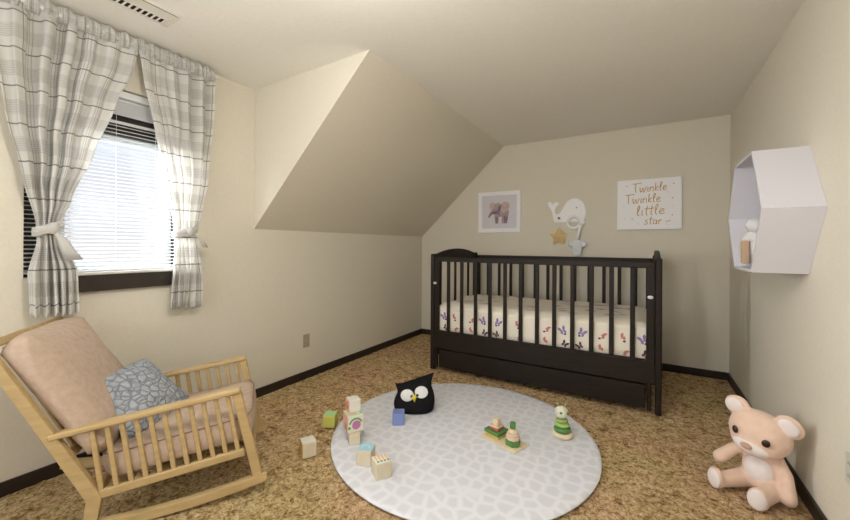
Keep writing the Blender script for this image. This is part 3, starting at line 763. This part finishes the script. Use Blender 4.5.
# round white ornament with a wooden inset, standing in the shelf
orn = thing('shelf_ornament', 'round white ornament with a tan wooden front inside the hexagon shelf', 'ornament', (XR - .135, 2.765, 1.0995))
ob('body', ell((0, 0, .105), (.062, .08, .105)), mat('ceramic_white', (.75, .74, .74), .4), orn, True)
ob('tan_inset', box(-.063, -.03, -.085, -.035, .02, .15, .006), mat('tan_wood', (.55, .38, .24), .6), orn)
ob('head', ell((0, -.02, .235), (.04, .045, .042)), mat('ceramic_white', (.75, .74, .74), .4), orn, True)

# ------------------------------------------------------------ pictures on the back wall
def pic(name, label, cat, x0, x1, z0, z1, th, fr, frm, inner):
    cx, cz = (x0 + x1) / 2, (z0 + z1) / 2; W_, H_ = (x1 - x0) / 2, (z1 - z0) / 2
    r = thing(name, label, cat, (cx, YB, cz))
    if fr:
        q = bmesh.new()
        box(-W_, W_, -th, -.001, H_ - fr, H_, .003, q); box(-W_, W_, -th, -.001, -H_, -H_ + fr, .003, q)
        box(-W_, -W_ + fr, -th, -.001, -H_ + fr, H_ - fr, .003, q); box(W_ - fr, W_, -th, -.001, -H_ + fr, H_ - fr, .003, q)
        ob('frame', q, frm, r); ob('print', box(-W_ + fr - .002, W_ - fr + .002, -th + .012, -.002, -H_ + fr - .002, H_ - fr + .002), inner, r)
        return r, -th + .0118
    ob('panel', box(-W_, W_, -th, -.001, -H_, H_, .004), frm, r); return r, -th
FRW = mat('frame_white', (.88, .88, .90), .5)
pe, py = pic('elephant_picture', 'white framed watercolour elephant print on the back wall', 'picture', -1.795, -1.258, 1.376, 1.876, .025, .048, FRW, noisy('print_paper', (.66, .65, .69), (.69, .68, .72), 4, .7, 0))
EL = noisy('elephant_wash', (.34, .24, .27), (.52, .41, .40), 22, .9, 0); EL2 = noisy('elephant_dark_wash', (.16, .11, .17), (.32, .24, .33), 26, .9, 0); EL3 = noisy('elephant_ear_wash', (.50, .36, .34), (.62, .50, .48), 26, .9, 0)
def fp(pts, m, off, name): ob(name, prism([(x_ * .0113, z_ * .0118) for x_, z_ in pts], 'y', py - off, py - off + .0005), m, pe)
fp([(0, 2), (4, 8), (9, 6), (11, 0), (10, -6), (9, -12), (3, -12), (3, -5), (0, -5), (-1, -12), (-4.5, -12), (-5, -4), (-4, 2)], EL, .0008, 'elephant_body')
fp([(-5, 8), (0, 10), (2, 6), (0, 0), (-3, -1), (-8, -1), (-11, -5), (-12.5, -5.5), (-11, -1), (-8, 3)], EL, .0014, 'elephant_head')
fp([(2, 8), (6, 10.5), (10.5, 9.5), (12, 5), (9.5, 1), (5, -1), (2, 2)], EL3, .002, 'elephant_ear')
fp([(-4, 9), (-8, 10.5), (-11, 8), (-10, 3), (-7, 3)], EL3, .002, 'elephant_ear')
fp([(2, 8), (3, 8), (1.5, 1), (0, -3), (-3, -2), (-8, -2.5), (-11.5, -6), (-12, -4.5), (-8, 0), (-2, 1)], EL2, .0026, 'elephant_shade')
fp([(5, -4), (10, -6), (9, -12), (5.5, -12)], EL2, .0014, 'elephant_leg')
fp([(-1.5, -5), (-1, -12), (-3, -12), (-4, -5)], EL2, .0014, 'elephant_leg')

GOLD = mat('gold_ink', (.60, .32, .06), .5)
tw, ty = pic('lettered_sign', 'white canvas reading Twinkle Twinkle little star in gold script', 'sign', -.245, .309, 1.385, 1.892, .03, 0, FRW, None)
# stroke letters on a unit grid (x, y) ; each glyph: width, strokes
G = {'T': (.75, [[(-.15, 1.0), (.9, 1.05)], [(.25, 1.02), (.22, .5), (.3, 0)]]),
     'w': (.85, [[(0, .55), (.08, .1), (.2, .0), (.36, .45), (.42, .05), (.55, .0), (.75, .55)]]),
     'i': (.32, [[(.12, .5), (.12, .05), (.22, 0)], [(.12, .74), (.13, .76)]]),
     'n': (.6, [[(.05, .5), (.06, 0)], [(.06, .3), (.25, .5), (.4, .4), (.42, .05), (.5, 0)]]),
     'k': (.52, [[(.08, .95), (.07, 0)], [(.42, .5), (.1, .22), (.45, 0)]]),
     'l': (.38, [[(.05, .2), (.25, .75), (.2, .98), (.1, .8), (.12, .1), (.28, 0)]]),
     'e': (.55, [[(.05, .22), (.4, .32), (.35, .5), (.15, .45), (.06, .2), (.2, 0), (.5, .1)]]),
     't': (.42, [[(.2, .9), (.16, .1), (.3, 0)], [(-.02, .6), (.4, .64)]]),
     's': (.5, [[(.4, .5), (.2, .52), (.14, .36), (.34, .2), (.26, .0), (-.05, .02)]]),
     'a': (.58, [[(.4, .42), (.2, .5), (.05, .25), (.15, 0), (.36, .15), (.42, .48), (.42, .05), (.52, 0)]]),
     'r': (.55, [[(.06, .5), (.06, 0)], [(.06, .28), (.2, .5), (.38, .46)]])}
q = bmesh.new()
def smooth(pts):
    if len(pts) < 3: return pts
    out = []
    P = [pts[0]] + list(pts) + [pts[-1]]
    for i in range(1, len(P) - 2):
        for k in range(4):
            t = k / 4; a_, b_, c_, d_ = P[i - 1], P[i], P[i + 1], P[i + 2]
            out.append(tuple(.5 * (2 * b_[j] + (c_[j] - a_[j]) * t + (2 * a_[j] - 5 * b_[j] + 4 * c_[j] - d_[j]) * t * t + (3 * b_[j] - a_[j] - 3 * c_[j] + d_[j]) * t ** 3) for j in (0, 1)))
    out.append(pts[-1]); return out
def write(txt, x, z, h, xs=1, slant=.08, drift=0):
    for chh in txt:
        w_, st = G[chh]
        for s_ in st:
            pp = smooth(s_)
            tube([(x + (px + slant * pz) * h * xs, ty - .001, z + pz * h + drift * (px * h)) for px, pz in pp], .0036, 5, q)
        x += w_ * h * xs; z += drift * w_ * h
write('Twinkle', -.13, .122, .086, .84, drift=.03)
write('Twinkle', -.195, .010, .088, .86, drift=.03)
write('little', -.105, -.115, .102, .98, drift=.06)
write('star', -.035, -.200, .080, .98)
tube([(.145, ty - .001, -.178), (.185, ty - .001, -.168)], .0028, 5, q)
ob('lettering', q, GOLD, tw, True)
q = bmesh.new()
for x_, z_ in ((-.19, .19), (.21, .19), (-.215, .145), (.09, .215), (.20, .05), (.165, .11), (.205, -.03), (.20, -.115), (-.215, -.015), (-.205, -.14), (-.14, -.145), (-.085, -.195), (.155, -.205), (-.05, .02)):
    rad = .009 if (x_, z_) in ((-.19, .19), (.20, .05), (.20, -.115), (-.14, -.145), (.21, .19)) else .005
    prism([(x_ + (rad if k % 2 == 0 else rad * .45) * math.sin(k * math.pi / 5), z_ + (rad if k % 2 == 0 else rad * .45) * math.cos(k * math.pi / 5)) for k in range(10)], 'y', ty - .0012, ty + .001, q)
ob('printed_stars', q, GOLD, tw)

# ------------------------------------------------------------ whale hook rack and hanging toys
def wp(px, pz): return ((px - 560) * .01305, (pz))        # outline written in centimetres below
whale = [(-.185, -.125), (-.205, -.07), (-.215, -.01), (-.235, .03), (-.262, .06), (-.265, .10), (-.235, .105), (-.212, .078), (-.185, .098), (-.145, .10), (-.135, .075), (-.165, .045), (-.178, .02), (-.175, -.02), (-.155, -.035), (-.115, -.02), (-.075, .04), (-.035, .095), (.02, .128), (.08, .132), (.14, .105), (.175, .06), (.192, .0), (.19, -.06), (.17, -.105), (.14, -.12)]
wh = thing('whale_hook_rack', 'white whale shaped hook rack on the back wall above the crib', 'hook rack', (-.712, YB, 1.605))
WHM = mat('whale_white', (.90, .90, .91), .5)
sm = smooth(whale + [whale[0]])
sm = sm[:-1]
ob('whale_plate', prism([(x_ * .86, z_) for x_, z_ in sm], 'y', -.022, -.002, bev=0), WHM, wh)
ob('eye', ell((.075, -.0225, .030), (.006, .003, .006), u=12, v=8), BLACK, wh, True)
PEG = mat('brown_peg', (.16, .10, .07), .6)
for x_, z_ in ((-.108, -.08), (.050, -.072)): ob('peg', tube([(x_, -.022, z_), (x_, -.05, z_)], .012, 12), PEG, wh)
# star toy
st = thing('hanging_star', 'small yellow fabric star hanging from the whale hook rack', 'toy star', (-.822, YB - .036, 1.315))
pts = [((.122 if k % 2 == 0 else .062) * math.sin(k * math.pi / 5), (.122 if k % 2 == 0 else .062) * math.cos(k * math.pi / 5)) for k in range(10)]
q = bmesh.new(); ring_ = [q.verts.new((x_, 0, z_)) for x_, z_ in pts]; f_, b_ = q.verts.new((0, -.026, 0)), q.verts.new((0, .026, 0))
for k in range(10): q.faces.new((ring_[k], ring_[(k + 1) % 10], f_)); q.faces.new((ring_[(k + 1) % 10], ring_[k], b_))
so = ob('star_body', q, noisy('yellow_fabric', (.70, .50, .22), (.76, .56, .28), 40, .9, .1), st)
rest(so, None, 0, 0)
md = so.modifiers.new('b', 'BEVEL'); md.width = .008; md.segments = 3
ob('cord', tube([(0, 0, .11), (0, -.002, .19), (0, -.008, .205)], .0018, 6), OFFW, st)
# koala teether on a ring
kt = thing('hanging_teether', 'white ring teether with a round eared animal hanging from the whale', 'teether', (-.628, YB - .04, 1.175))
q = tube([(.062 * math.cos(k * math.pi / 16) - .034, 0, .297 + .062 * math.sin(k * math.pi / 16)) for k in range(32)], .015, 10, closed=True)
ob('ring', q, WHM, kt, True)
ob('strap', tube([(.035, .0, .275), (.020, .0, .20), (.0, .0, .10)], [.022, .012, .016], 10), WHM, kt, True)
ob('bow', ell((.045, 0, .295), (.035, .012, .022)), WHM, kt, True)
KM = noisy('speckled_white', (.66, .68, .74), (.80, .80, .82), 60, .8, 0)
hd = bmesh.new(); prism(smooth([(-.048, .075), (-.035, .098), (.0, .104), (.035, .098), (.048, .07), (.046, .02), (.036, -.055), (.0, -.062), (-.036, -.055), (-.046, .02), (-.048, .075)])[:-1], 'y', -.014, .014, hd, bev=.004)
kh = ob('head', hd, KM, kt)
for s in (-1, 1): ob('ear', ell((s * .060, 0, .062), (.036, .013, .036)), KM, kt, True)
